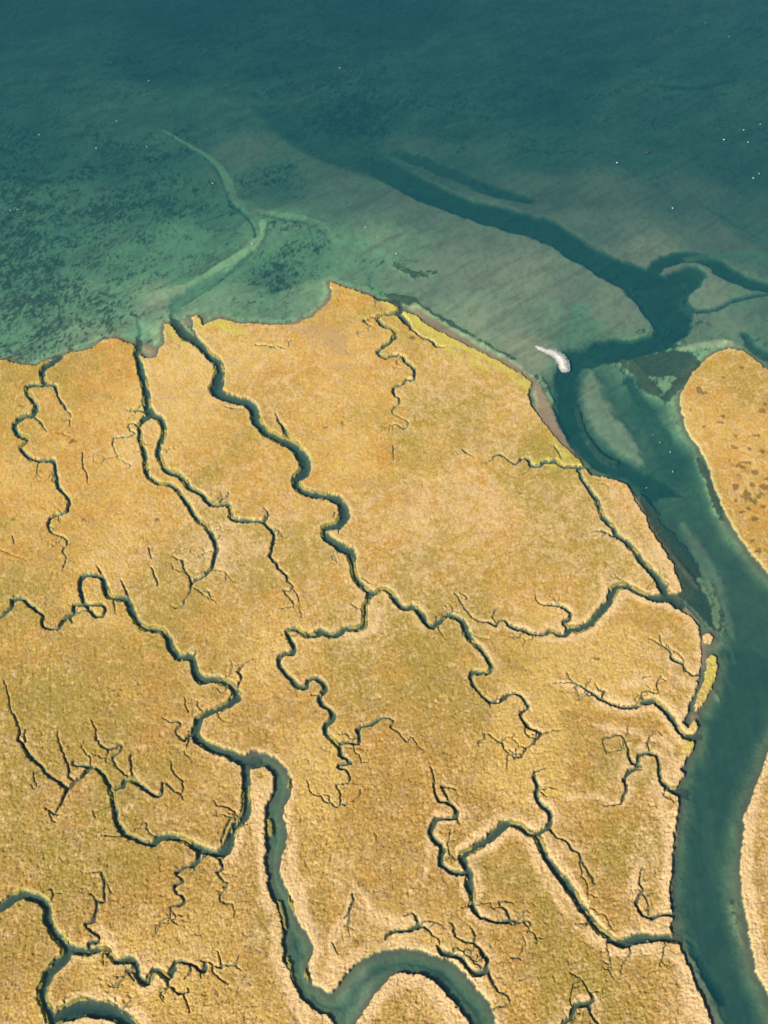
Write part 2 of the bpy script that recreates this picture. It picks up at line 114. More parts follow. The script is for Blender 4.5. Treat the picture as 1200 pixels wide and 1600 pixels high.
# submerged beds of former channels, bars and weed belts: mode, softness px, depth, seagrass, sand, path "x,y,width"
BEDS = [
(9,2.1,.35,.1,"400,160,8 430,178,20 470,206,32 520,228,42 570,245,42 610,264,34"),(5,2.5,.2,.0,"600,260,30 660,292,30 720,318,28 790,338,32 850,356,34 900,385,32 950,412,36 990,430,44 1020,450,54 1040,475,62 1052,500,58 1040,526,30 1000,540,28 950,546,34 905,556,40 885,590,32 890,640,30 905,680,34 935,712,34 985,742,36 1025,770,50 1070,815,60"),
(5,2.3,.0,.1,"1040,455,50 1085,425,26"),(4,2.5,.0,.1,"1005,435,24 1035,408,16 1070,398,14 1105,402,16 1140,425,18 1175,440,16 1230,452,16"),
(8,1.5,.0,.15,"1060,800,66 1110,870,66 1152,920,66 1176,980,76 1170,1050,84"),(8,1.75,.0,.1,"1168,1040,84 1145,1120,84 1125,1180,84 1108,1250,88 1102,1350,88 1115,1440,90 1140,1520,90 1165,1600,90"),
(7,1.35,.1,.3,"1080,400,10 1130,395,12 1200,400,16"),(3,1.9,.5,.3,"1075,440,10 1072,475,12 1090,483,6 1120,480,5 1150,465,5 1200,455,6"),(5,2.0,.3,.2,"1165,520,8 1180,545,14 1215,560,16"),
(4,2.2,.2,.2,"620,288,6 670,291,4"),(5,2.3,.2,.2,"620,235,12 680,255,14 750,285,16 830,310,10"),
(4,2.6,.3,.2,"1035,128,5 1090,132,5 1150,120,4"),
(4,1.75,.15,.2,"615,215,4 650,200,5 710,190,5 780,172,4"),(4,1.6,.2,.2,"450,170,4 460,155,4 490,142,4 512,130,3"),(4,1.7,.2,.2,"585,195,3 610,170,4 625,160,3"),
(4,1.8,.0,.2,"95,200,3 115,215,4 135,232,3"),(3,1.0,.0,.3,"255,200,4 290,220,4 325,240,6 345,258,8 358,285,12 370,310,10 390,325,9 405,345,11 412,370,12 408,385,10"),(2,1.7,.4,.0,"320,242,3 340,265,3 350,290,3 362,315,3 385,335,3 398,355,3 400,380,3"),
(3,.5,.0,.25,"412,345,9 408,370,12 385,390,14 355,412,16 322,434,16 292,450,16 258,464,20"),(2,1.3,.3,.05,"395,392,4 365,418,5 335,442,6 305,460,7 285,472,9"),(3,.75,.0,.1,"405,325,4 440,332,6 480,338,5 510,350,5 525,372,6 560,378,7 590,392,7 610,410,5"),(2,1.2,.5,.0,"405,332,3 440,340,3 478,346,3 500,356,3 516,376,3"),(2,1.1,.5,.0,"480,345,2 490,370,3 500,395,3"),
(2,1.5,.0,.8,"960,255,2 980,265,3 1000,280,3"),(2,1.4,.0,.7,"1005,335,3 1025,338,3"),(3,2.1,.0,.7,"1065,85,2 1080,95,2 1090,102,2"),(3,1.1,.1,.5,"905,490,14 920,515,10"),(3,1.7,.1,.4,"1100,315,4 1150,345,6 1200,375,6"),
(3,1.15,.4,.0,"420,345,3 416,370,5 405,385,3"),(4,1.0,.0,.05,"350,425,8 315,447,14 285,462,16 274,480,18"),(4,.55,.0,.1,"180,480,6 210,500,8 225,525,14"),
(3,.85,.8,.1,"600,405,5 580,425,6 575,440,6 590,455,8 615,462,8"),
(4,.45,.95,.0,"618,412,8 640,425,14 655,428,12 680,424,10"),(4,.35,1.3,.0,"612,462,10 640,470,14 665,485,12 700,505,14 730,525,12 760,540,10 800,560,8"),
(5,.12,.1,.6,"650,480,14 700,515,16 740,538,18 790,562,12 835,600,16 850,640,26 865,670,18 890,705,10"),(3,.35,.8,.2,"840,585,10 855,610,8 862,625,8"),
(6,.95,.05,.3,"905,480,20 920,515,26 900,535,20"),(5,.25,.0,.8,"1065,545,8 1110,535,10 1140,535,10"),
(4,.7,1.2,.0,"1000,565,24 1020,570,34 1060,565,36 1085,575,16 1060,600,14 1040,620,14"),(3,.45,1.05,.0,"975,563,8 990,572,18 1010,600,22 1025,610,16"),
(8,.62,.0,.75,"922,578,10 926,600,24 934,630,34 952,662,40 978,694,32 1000,718,14"),(5,1.9,.1,.1,"985,590,10 1010,640,24 1040,690,34 1060,740,34"),(3,.75,1.5,.0,"903,632,4 910,660,5 926,692,7 946,712,10 962,720,7"),
(5,.3,.85,.1,"1095,720,8 1110,760,8 1120,800,6"),
(3,.85,1.35,.05,"1003,775,10 1020,808,22 1045,852,38 1074,900,54 1096,945,66 1106,978,48"),(2,.5,.3,.3,"1095,905,6 1108,930,8 1118,960,8 1122,980,6"),(3,.8,1.4,.1,"1090,715,7 1105,745,8 1118,780,8 1128,810,8"),(4,1.3,.1,.2,"1050,935,16 1080,958,14 1105,985,12 1130,995,10 1145,1010,8 1150,1030,5"),(3,1.5,.2,.1,"1038,930,12 1060,945,12"),
(8,.95,.0,.8,"1070,815,6 1095,860,20 1118,910,24 1135,960,18 1145,990,8"),(3,.5,.7,.2,"1108,905,4 1122,940,8 1130,975,8 1128,990,4"),(5,.8,.6,.1,"1145,1410,8 1150,1440,14 1160,1470,8"),(4,.8,.5,.2,"1095,1100,12 1110,1080,10 1125,1090,6"),
(6,1.0,.0,.7,"1075,1490,10 1095,1530,14 1110,1570,18 1130,1610,20"),(5,2.6,.0,.0,"1078,1470,10 1100,1510,14 1130,1560,14"),
(5,.35,.4,.5,"220,505,10 245,515,20 240,540,22 232,552,14"),(5,.4,.1,.6,"245,465,20 262,455,16 280,450,14"),
(4,1.2,.8,.0,"435,410,14 440,435,14 425,450,10 420,420,12"),
]
# pale dried belts on the marsh: old creek scars and banks of dead stalks (photograph pixels x, y, width)
SCARS = ["548,1402,8 545,1425,10 530,1445,14 520,1460,16 516,1480,12 522,1500,18 512,1530,16 508,1545,8","553,1385,6 570,1400,9 575,1425,10 600,1440,14 650,1440,12 680,1450,8","935,1135,12 960,1140,14 1000,1145,12","1000,1170,12 1010,1155,10 1040,1162,16 1050,1185,10 1040,1210,8",
"885,1245,6 930,1245,8 960,1255,10 975,1258,8 985,1230,5","1003,1345,12 995,1370,14 990,1390,16","1035,1210,10 1033,1260,13 1040,1300,11 1044,1360,10 1042,1400,10","960,1478,10 1000,1470,12 1040,1462,14","985,1482,8 1030,1488,20 1060,1500,16 1070,1540,18 1085,1580,24 1100,1620,26",
"1168,1310,10 1167,1370,14 1175,1420,14 1185,1490,14 1198,1540,14 1215,1580,12","1190,1215,10 1175,1260,10 1168,1310,10","1090,1050,6 1085,1080,9 1070,1120,8","405,1225,12 403,1270,10 406,1320,10 410,1380,10 425,1440,12 434,1500,12 455,1560,14 480,1600,20","456,1325,12 463,1370,14 475,1430,14 486,1460,14 497,1490,10",
"155,1448,8 168,1465,14 183,1488,12","570,1605,14 600,1555,14 640,1535,14 680,1558,16 705,1600,16","610,1470,10 650,1478,8 680,1488,9","868,1068,9 900,1074,9 940,1092,8","975,1070,14 1005,1062,12","1040,1040,7 1060,1062,12 1085,1072,9","822,1322,5 855,1384,6 886,1432,7 920,1466,8 955,1487,10 985,1492,10","665,1380,5 672,1310,8 680,1275,8",
"560,940,8 590,955,10 580,985,8 540,1000,8","325,860,8 345,850,10 350,880,7","70,1585,8 120,1558,8 165,1570,10 205,1598,10","722,1345,5 735,1400,6 760,1440,6","300,1140,6 330,1178,7 370,1195,5","850,1000,6 900,1000,7 950,960,6 985,925,6","1025,860,8 1045,895,9 1058,915,8","943,905,8 940,930,7",
"226,548,6 231,580,5 235,640,5"]
LIMES = ["630,487,10 690,525,14 760,558,10 825,603,10","600,475,8 640,500,9 700,545,7 760,575,5","830,725,4 880,724,12 905,728,8","865,690,3 885,712,8","303,508,8 330,503,8 345,506,9 362,515,9 378,518,6","1113,1030,8 1108,1060,12 1098,1090,8","265,515,4 285,540,4","1085,1125,6 1080,1150,7 1070,1180,7","1122,790,4 1145,825,5"]
MUDS = ["840,606,12 852,640,24 866,672,18 888,706,10 908,724,6","226,542,10 238,548,12 236,556,8","520,458,5 505,482,7 480,498,6 450,507,4","650,484,6 700,520,12 745,548,12 790,568,9 830,594,7","1098,1002,8 1100,1018,10 1098,1040,6","1085,1118,10 1078,1140,8 1066,1172,8 1060,1205,8","1060,1262,4 1053,1330,4 1048,1400,4","1045,932,10 1068,948,8 1088,968,7","1090,915,4 1030,840,4 1005,795,5 985,765,3","290,505,8 280,508,4"]
def pts(s):
    return np.array([[float(v) for v in p.split(',')] for p in s.split()])
def spline(P, step):
    """Catmull-Rom through the points (all columns)"""
    if len(P) < 3: return P
    Q = np.vstack([2*P[0]-P[1], P, 2*P[-1]-P[-2]]); out = []
    for i in range(1, len(Q)-2):
        n = max(2, int(np.hypot(*(Q[i+1]-Q[i])[:2]) / step))
        t = np.linspace(0, 1, n, endpoint=False)[:, None]
        a, b, c, d = Q[i-1], Q[i], Q[i+1], Q[i+2]
        out.append(.5*((2*b)+(-a+c)*t+(2*a-5*b+4*c-d)*t*t+(-a+3*b-3*c+d)*t**3))
    out.append(P[-1:]); R = np.vstack(out); R[:, 2:] = np.maximum(R[:, 2:], P[:, 2:].min(0)*.9)
    return R

# ------------------------------------------------------------------ noise
def hsh(i, j, s):
    n = (i.astype(np.int64)*374761393 + j.astype(np.int64)*668265263 + s*1442695041) & 0xffffffff
    n = ((n ^ (n >> 13)) * 1274126177) & 0xffffffff
    return ((n ^ (n >> 16)) & 0xffff).astype(np.float32) / 65535.0
def vnoise(x, y, s=0):
    xi = np.floor(x); yi = np.floor(y); fx = (x-xi).astype(np.float32); fy = (y-yi).astype(np.float32)
    i = xi.astype(np.int64); j = yi.astype(np.int64)
    fx = fx*fx*(3-2*fx); fy = fy*fy*(3-2*fy)
    a = hsh(i, j, s); b = hsh(i+1, j, s); c = hsh(i, j+1, s); d = hsh(i+1, j+1, s)
    return a + (b-a)*fx + (c-a)*fy + (a-b-c+d)*fx*fy
def fbm(x, y, s=0, o=3, g=.5):
    t = 0; a = 1; n = 0
    for k in range(o):
        c, sn = math.cos(k*1.1+.3), math.sin(k*1.1+.3)
        t = t + a*vnoise((x*c-y*sn)*2**k + 17.3*k, (x*sn+y*c)*2**k + 5.1*k, s+k); n += a; a *= g
    return t / n                                   # 0..1
def sst(a, b, x):
    t = np.clip((x-a)/(b-a), 0, 1); return t*t*(3-2*t)

# ------------------------------------------------------------------ survey grid (finer where the marsh is near, coarse out to the horizon)
yb = ground(600, 1640)[1]; yt = ground(600, -60)[1]
ys = [yb]
while ys[-1] < yt: ys.append(ys[-1] + min(1.0, 0.27*(ys[-1]/yb)**.85))
ys = np.array([-900, -400, -120, 0, 60, 100, 130, 145] + ys + [yt+6, yt+20, yt+60, yt+150, yt+400, yt+1000, yt+2500, yt+5000])
def halfw(y): return 1.12*600/FPX*np.hypot(H, np.maximum(y, 150))*np.cos(np.arctan2(H, np.maximum(y, 150))-DEP)
NU = 1260
us = np.linspace(-1, 1, NU)
us = np.concatenate([[-12, -5, -2.6, -1.7, -1.3, -1.12], us, [1.12, 1.3, 1.7, 2.6, 5, 12]])
W = halfw(ys)
X = us[None, :]*W[:, None]; Y = np.repeat(ys[:, None], len(us), 1)
NR, NC = X.shape
print('grid', NR, NC)
# ragged natural edges: the distance tests use slightly wandering coordinates
WX = X + .9*(fbm(X/3.1, Y/3.1, 11, 3)-.5)*2*.7 + .9*(fbm(X/1.1, Y/1.1, 15, 2)-.5)
WY = Y + .9*(fbm(X/3.1, Y/3.1, 21, 3)-.5)*2*.7 + .9*(fbm(X/1.1, Y/1.1, 25, 2)-.5)

def window(x0, x1, y0, y1, R):
    r0 = max(0, np.searchsorted(ys, min(y0, y1)-R-1)-1); r1 = min(NR, np.searchsorted(ys, max(y0, y1)+R+1)+1)
    if r1 <= r0: return None
    w0 = W[r0]; w1 = W[r1-1]; xa = min(x0, x1)-R-1; xb = max(x0, x1)+R+1
    c0 = max(0, np.searchsorted(us, min(xa/w0, xa/w1))-1); c1 = min(NC, np.searchsorted(us, max(xb/w0, xb/w1))+1)
    if c1 <= c0: return None
    return slice(r0, r1), slice(c0, c1)
def seg_update(field, p, q, hp, hq, R, aux=None, auxval=None, gx=None, gy=None):
    w = window(p[0], q[0], p[1], q[1], R)
    if w is None: return
    gx = WX if gx is None else gx; gy = WY if gy is None else gy
    x = gx[w]; y = gy[w]; dx, dy = q[0]-p[0], q[1]-p[1]; L = dx*dx+dy*dy+1e-9
    t = np.clip(((x-p[0])*dx+(y-p[1])*dy)/L, 0, 1)
    d = np.hypot(x-p[0]-t*dx, y-p[1]-t*dy) - (hp+(hq-hp)*t)
    if aux is not None:
        m = d < field[w]; a = aux[w]; a[m] = (auxval[0]+(auxval[1]-auxval[0])*t)[m]
    field[w] = np.minimum(field[w], d)
def path_world(P, zmap):
    """pixel path with widths -> ground path with half widths in metres"""
    T = np.gradient(P[:, :2], axis=0); T /= np.linalg.norm(T, axis=1, keepdims=True)+1e-9
    N = np.stack([-T[:, 1], T[:, 0]], 1); h = P[:, 2:3]/2
    a = np.stack(ground(*(P[:, :2]+N*h).T, zmap), 1); b = np.stack(ground(*(P[:, :2]-N*h).T, zmap), 1)
    return (a+b)/2, np.linalg.norm(a-b, axis=1)/2

CR = np.full(X.shape, 30.0, np.float32)      # distance to the edge of the nearest creek (negative inside)
CW = np.zeros(X.shape, np.float32)           # half width of that creek
for tx, ty, s in CREEKS:
    P = pts(s); P[:, 0] = P[:, 0]/3+400*tx; P[:, 1] = P[:, 1]/3+400*ty; P[:, 2] = P[:, 2]/3
    P = spline(P, 3.0); G, hw = path_world(P, .35); hw = hw*(.78+.22*sst(.4, 1.0, hw)) + np.minimum(.14, .2*hw)
    if P[-1, 2] < 3.4: hw = hw*(1-.55*np.linspace(0, 1, len(hw))**3)
    for k in range(len(G)-1):
        seg_update(CR, G[k], G[k+1], hw[k], hw[k+1], 11, CW, (hw[k], hw[k+1]))
# the finest threads of the drainage: short winding runnels leaving the traced creeks
tw = np.random.default_rng(23)
for tx, ty, s_ in CREEKS*2:
    P = pts(s_); P[:, 0] = P[:, 0]/3+400*tx; P[:, 1] = P[:, 1]/3+400*ty; P[:, 2] = P[:, 2]/3
    P = spline(P, 3.0); G, hw = path_world(P, .35)
    nt = tw.poisson(len(P)/62)
    for _ in range(nt):
        k = tw.integers(1, len(G)-1) if len(G) > 3 else 1
        d = G[k]-G[k-1]; ang = math.atan2(d[1], d[0])+tw.choice([-1, 1])*tw.uniform(.9, 1.6)
        p = G[k].copy(); L_ = tw.uniform(5, 17); n_ = int(L_/.8); h0 = tw.uniform(.11, .24)
        p = p+np.array([math.cos(ang), math.sin(ang)])*hw[k]*.8
        for q_ in range(n_):
            ang += tw.normal(0, .40); nx = p+np.array([math.cos(ang), math.sin(ang)])*.8
            f_ = 1-q_/n_
            seg_update(CR, p, nx, h0*f_**.6, h0*max(f_-1/n_, .05)**.6, 3, CW, (h0*f_, h0*f_)); p = nx
            if q_ > 2 and tw.random() < .12:
                a2 = ang+tw.choice([-1, 1])*.9; e = p.copy()
                for r_ in range(3):
                    a2 += tw.normal(0, .4); e2 = e+np.array([math.cos(a2), math.sin(a2)])*1.0
                    seg_update(CR, e, e2, h0*.5, h0*.3, 3, CW, (.1, .1)); e = e2
PAN = np.full(X.shape, 9.0, np.float32)       # small hollows of dark plants and mud on the flats
for x, y, rx, ry in PANS:
    if rx == 0: continue
    gx, gy = ground(x, y, .6); a = rx*.9*np.hypot(H, gy)/FPX; b = ry*.9*np.hypot(H, gy)/FPX*1.3
    w = window(gx, gx, gy, gy, 8)
    if w is None: continue
    d = (np.hypot((WX[w]-gx)/a, (WY[w]-gy)/b)-1)*min(a, b)
    PAN[w] = np.minimum(PAN[w], d)

def poly_field(polys, R, jitter=True):
    f = np.full(X.shape, R, np.float32); ins = np.zeros(X.shape, bool)
    for s in polys:
        P = pts(s); G = np.stack(ground(P[:, 0], P[:, 1], .3), 1)
        for k in range(len(G)):
            p, q = G[k-1], G[k]
            seg_update(f, p, q, 0, 0, R)
            if p[1] == q[1]: continue
            lo, hi = min(p[1], q[1]), max(p[1], q[1])
            r0 = max(0, np.searchsorted(ys, lo-3)-1); r1 = min(NR, np.searchsorted(ys, hi+3)+1)
            if r1 <= r0: continue
            yy = WY[r0:r1]; xx = WX[r0:r1]
            m = (yy >= lo) & (yy < hi) & (xx < p[0]+(yy-p[1])*(q[0]-p[0])/(q[1]-p[1]))
            ins[r0:r1] ^= m
    return np.where(ins, f, -f), ins
LAND, _ = poly_field(POLY, 30.0); LAND = LAND + 1.7*(fbm(X/4.5, Y/4.5, 351, 4, .65)-.5)*(LAND < 28)*(LAND > -28)             # positive on the marsh
ISL, _ = poly_field(ISLETS, 4.0)

def shepard(ctrl, nv, s):
    acc = [np.zeros(X.shape, np.float32) for _ in range(nv)]; tot = np.zeros(X.shape, np.float32)
    gx, gy = ground(np.array([c[0] for c in ctrl]), np.array([c[1] for c in ctrl]))
    for k, c in enumerate(ctrl):
        w = (1.0/(((X-gx[k])**2+(Y-gy[k])**2)/(s*s)+.15)**2).astype(np.float32); tot += w
        for v in range(nv): acc[v] += w*c[2+v]
    return [a/tot for a in acc]
DEPTH, WEED, SAND = shepard(SEA, 3, 14); topsea = sst(620, 820, Y); DEPTH *= 1-.28*topsea; WEED += .12*topsea; SAND *= 1-.3*topsea
bed_n = 4.5*(fbm(X/9, Y/9, 371, 4, .6)-.5)
for soft, dep, weed, sand, s in BEDS:
    P = spline(pts(s), 8.0); G, hw = path_world(P, 0)
    f = np.full(X.shape, 60.0, np.float32); sm = soft*(np.hypot(H, G[:, 1].mean())/FPX)*1.5
    for k in range(len(G)-1): seg_update(f, G[k], G[k+1], hw[k], hw[k+1], sm+6)
    sm *= .7; f = f+bed_n*min(1.0, .35+float(hw.mean())/6)
    t = 1-sst(-sm, sm, f); t = t*np.float32(.94)
    DEPTH += (dep-DEPTH)*t; WEED += (weed-WEED)*t; SAND += (sand-SAND)*t

WEED += (.35+.6*sst(0, 60, X))*(fbm((X-.4*Y)/6, (Y+.4*X)/13, 381, 4, .6)-.5)*sst(.3, .8, WEED)
# ------------------------------------------------------------------ heights
n_big = 0; _n = fbm(X/40, Y/40, 31, 3); n_mid = fbm(X/9, Y/9, 41, 3)
AX = X*.78+Y*.62; AY = -X*.62+Y*.78                       # the tussocks run in slanting rows
def cell(x, y, s):
    xi = np.floor(x); yi = np.floor(y); best = np.full(x.shape, 9., np.float32)
    for a in (-1, 0, 1):
        for b in (-1, 0, 1):
            i = (xi+a).astype(np.int64); j = (yi+b).astype(np.int64)
            best = np.minimum(best, (i+hsh(i, j, s)-x)**2+(j+hsh(i, j, s+1)-y)**2)
    return best
qx = AX+.8*(fbm(X/1.7, Y/1.7, 52, 2)-.5); qy = AY+.8*(fbm(X/1.7, Y/1.7, 56, 2)-.5)
far = sst(230, 480, Y)
big = 1-np.minimum(cell(qx/1.55, qy/.95, 51), 1); sml = 1-np.minimum(cell(qx/.75, qy/.55, 54), 1)
pit = sst(.60, .74, fbm(qx/2.6, qy/1.5, 58, 2))*(1-.5*far); tus2 = fbm(X/.75, Y/.75, 61, 2, .6)
rough = (.45+.9*fbm(X/30, Y/30, 71, 2))*(1-.4*far)
CR += .5*(fbm(X/5, Y/5, 301, 2)-.5)*sst(.5, 1.2, CW)          # the creeks swell and pinch
edge = np.minimum(CR, LAND)                                # >0 on the grass, metres from the nearest bank
bank = sst(-.12, .30, edge)
cover = sst(.0, .45, edge)
plat = .46 + .10*n_mid + .15*np.exp(-np.maximum(edge, 0)/4) + .25*sst(3, 16, CR)*0
grass_h = (((.34+.08*(1-far))*big+(.24+.10*(1-far))*sml)*rough + .24*(tus2-.5) - (.34-.16*far)*pit + .8*(n_mid-.5)*.5)*cover
pan = 1-sst(-.5, .4, PAN+2.6*(fbm(X/1.8, Y/2.6, 341, 3)-.5)); grass_h = grass_h*(1-.6*pan)-.12*pan
# creek beds
ins = np.maximum(-CR, 0)
creek = np.where(CW < .55, -.08-.25*ins, -.40-.40*ins)
creek = np.where(CW < .5, .40-.95*CW, creek)
creek = np.maximum(creek, -1.6)
rip = .05*(fbm(X/2.2, Y/4, 81, 3)-.5)
out = np.maximum(-LAND, 0)
dep = DEPTH*(1.04+.26*fbm(X/14, Y/14, 91, 3)+.10*fbm((X+Y)/5, (X-Y)/1.6, 95, 3)+(.45*fbm(X/6, Y/24, 96, 4, .6)-.22)*(1-far))
sea = -(dep*(.28+.72*sst(0, 9, out)) + .02) - rip
inside = LAND > 0
floor = np.where(inside, creek, np.where(CR < 0, np.minimum(sea, creek*.8), sea))
p_m = fbm(X/1.6, Y/1.6, 321, 3)
muddy = np.zeros(X.shape, np.float32)
for s_ in MUDS:
    P = spline(pts(s_), 6.0); G, hw = path_world(P, .0); f = np.full(X.shape, 30.0, np.float32)
    for k in range(len(G)-1): seg_update(f, G[k], G[k+1], hw[k], hw[k+1], 5)
    muddy = np.maximum(muddy, 1-sst(-1.2, 1.4, f+2.2*(n_mid-.5)))
muddy *= (CR > 0)
floor = floor + (.0+.5*(n_mid-.5)+.12*(p_m-.5)-floor)*muddy*.95
Z = floor + (plat-floor)*bank + grass_h
ledge = sst(.53, .60, fbm(X/5.5, Y/5.5, 311, 3))*sst(.9, 1.2, CW)*(1-sst(.0, .3, CR))*sst(-1.25, -.7, CR)*inside*(CR < 3)
Z = Z + (.16+.30*tus2-Z)*ledge*(Z < .3)      # slumped turf and plants at the foot of the banks
# plants of the islets
isl = sst(-.2, .4, ISL)*(~inside)
Z = Z + (0.22+.25*tus2-Z)*isl

# weed: mottled beds on the sea floor
mot = .40*fbm(X/2.6+1.6*n_mid, Y/3.2, 101, 5, .75)+.40*fbm((X-.5*Y)/1.1, (Y+.5*X)/2.2, 111, 3, .7)+.2*fbm(X/14, Y/8, 112, 2)
weedy = (~inside) & (mot < .31+.27*WEED+.6*np.maximum(WEED-.78, 0)-.2*(WEED < .12)) & (out > .6) & (ISL < 0)
wcov = np.clip((.30+.25*WEED+.6*np.maximum(WEED-.78, 0)-.2*(WEED < .12)-mot)/.11+.5, 0, 1)*(out > .4)*(~inside)
Z = Z + .10*wcov*(CR > -.2)

# ------------------------------------------------------------------ own colours of the surfaces (no light in them)
def lin(r, g, b):
    c = np.array([r, g, b])/255.0; return np.where(c < .04045, c/12.92, ((c+.055)/1.055)**2.4)
# marsh control points: x, y, greenness, rust, pale, levee strength
MARSH = [(60,640,.2,.35,.1,.2),(150,600,.1,.75,.0,.1),(180,560,.15,.8,.1,.1),(60,740,.1,.5,.1,.2),(300,560,.2,.1,.6,.3),(280,640,.1,.2,.5,.3),(220,700,.1,.2,.5,.3),(420,560,.2,.3,.5,.3),(480,580,.1,.7,.3,.3),(420,620,.2,.2,.5,.3),
(560,500,.5,.3,.2,.2),(540,465,.5,.7,.0,.0),(650,510,.8,.1,.1,.2),(740,560,.8,.1,.3,.2),(700,600,.3,.1,.6,.3),(600,600,.1,.3,.3,.2),(800,620,.3,.1,.7,.3),(820,600,.8,.3,.1,.2),(870,710,.9,.1,.1,.2),(780,680,.3,.2,.5,.3),(500,700,.1,.4,.2,.3),(600,720,.1,.5,.1,.2),(650,680,.2,.3,.3,.2),
(350,680,.1,.5,.2,.3),(150,760,.1,.5,.1,.2),(60,850,.2,.3,.1,.1),(250,850,.1,.3,.4,.2),(340,860,.3,.1,.9,.3),(430,800,.1,.2,.4,.2),(450,900,.1,.4,.3,.3),(600,800,.1,.4,.5,.4),(680,800,.0,.35,.8,.3),(780,800,.0,.35,.8,.3),(820,830,.1,.6,.5,.3),(850,780,.3,.2,.4,.3),(900,800,.3,.2,.5,.3),(700,870,.1,.4,.5,.3),(800,900,.2,.5,.3,.4),(930,880,.1,.3,.6,.5),(1000,820,.1,.1,.9,.4),(1030,880,.1,.2,.9,.4),
(60,1020,.6,.1,.1,.1),(180,1040,.75,.1,.0,.2),(120,1080,.6,.1,.1,.1),(300,960,.2,.4,.2,.2),(220,1120,.3,.6,.1,.3),(60,1180,.2,.6,.2,.2),(330,1130,.2,.4,.2,.4),(430,1000,.2,.3,.3,.3),(560,980,.2,.2,.6,.5),(560,1060,.2,.5,.2,.3),(650,1030,.5,.3,.1,.3),(700,1090,.4,.3,.2,.2),(480,1120,.2,.6,.2,.3),(620,1180,.1,.9,.1,.2),(720,1110,.8,.2,.1,.1),(800,1020,.6,.4,.1,.6),(900,1000,.5,.4,.3,.6),(1000,960,.4,.5,.2,.7),(1060,1000,.3,.2,.5,.7),(1030,1040,.3,.2,.4,.6),(1000,1150,.1,.8,.2,.9),(1080,1040,.7,.0,.5,.6),(1110,1060,.9,.0,.3,.2),
(900,1120,.6,.3,.1,.8),(860,1180,.6,.3,.1,.5),(780,1180,.5,.3,.1,.3),(720,1220,.4,.5,.2,.4),(600,1250,.1,.8,.1,.2),(540,1200,.2,.4,.2,.2),(500,1330,.2,.3,.2,.9),(600,1330,.5,.3,.1,.2),(660,1380,.3,.3,.2,.4),(560,1400,.2,.5,.2,.9),(500,1400,.2,.4,.4,1),(580,1450,.3,.2,.5,1),(640,1420,.2,.4,.2,.8),(760,1300,.2,.4,.3,.8),(780,1350,.4,.4,.1,.8),(980,1290,.1,.8,.2,.8),(950,1350,.1,.7,.2,.8),(1010,1300,.1,.2,.8,.8),(1020,1380,.1,.4,.6,.8),(900,1250,.2,.5,.3,.8),(830,1450,.4,.5,.1,.9),(880,1460,.8,.1,.1,.8),(850,1500,.1,.8,.1,.5),(930,1510,.3,.4,.2,.9),(1000,1540,.4,.4,.2,.8),(1080,1590,.1,.3,.8,1),(760,1480,.2,.4,.2,.8),
(60,1260,.3,.3,.3,.1),(150,1250,.3,.4,.2,.1),(240,1380,.0,.9,.0,.1),(100,1350,.3,.3,.2,.2),(330,1260,.3,.2,.2,.3),(60,1450,.2,.4,.2,.2),(220,1430,.3,.4,.2,.3),(300,1420,.4,.2,.2,.2),(350,1500,.3,.3,.2,.2),(20,1510,.8,.1,.0,.1),(20,1580,.1,.6,.1,.2),(120,1520,.4,.4,.1,.5),(200,1560,.1,.6,.1,.9),(300,1560,.2,.5,.2,.4),(400,1450,.3,.3,.3,.5),(400,1560,.3,.3,.3,.8),(640,1580,.3,.4,.3,1),(407,1300,.4,.2,.4,.8),
(1120,600,.1,.5,.2,.3),(1180,650,.2,.4,.3,.3),(1160,750,.3,.4,.3,.3),(1190,820,.2,.7,.1,.2),(1190,1350,.3,.2,.5,1),(1195,1500,.2,.2,.5,1)]
GRN, RUST, PALE, LEV = shepard(MARSH, 4, 9)
gold = lin(200, 154, 74); base = np.zeros(X.shape+(3,), np.float32)
straw = lin(220, 186, 108); green = lin(160, 150, 68); rustc = lin(204, 146, 72); palec = lin(226, 192, 142); lime = lin(188, 182, 88)
spk = sst(.56, .70, fbm(AX/1.0, AY/.6, 391, 2)); spl = sst(.58, .72, fbm(AX/1.3, AY/.7, 395, 2))
zone = fbm(X/38+.6*n_mid, Y/52, 125, 4, .55); p1 = fbm(AX/16, AY/7, 121, 4, .6); p2 = fbm(X/5, Y/5, 131, 3, .6); p3 = fbm(X/1.1, Y/1.1, 141, 2)
def mix(a, b, t): return a + (b-a)*t[..., None]
base[:] = gold
base = mix(base, straw, np.clip(.38+1.0*(p2-.5)+.7*(p1-.5)+1.2*(p3-.5), 0, 1))
base = mix(base, green, np.clip(GRN*.85-.12+1.3*(p1-.5)+.9*(fbm(X/2.5, Y/2.5, 155, 3)-.5), 0, .75))
base = mix(base, rustc, np.clip((RUST*.85-.22)+2.2*(fbm(AX/9, AY/5, 151, 5, .7)-.5), 0, .6))
base = mix(base, lin(172, 138, 74), np.clip(.75*(1-far)+.8*(p2-.5), 0, .8))
base = mix(base, lin(150, 142, 66), np.clip(3.2*(zone-.52), 0, .5))
base = mix(base, lin(226, 190, 110), np.clip(3.2*(.47-zone), 0, .6))
base = mix(base, palec, np.clip((PALE-.2)*.95+2.0*(fbm(X/4, Y/4, 161, 4, .75)-.5)+1.3*(fbm(X/.9, Y/.9, 165, 2)-.5), 0, .8))
base = mix(base, lin(146, 108, 46), spk*(.40-.14*far)); base = mix(base, lin(232, 200, 128), spl*.26)
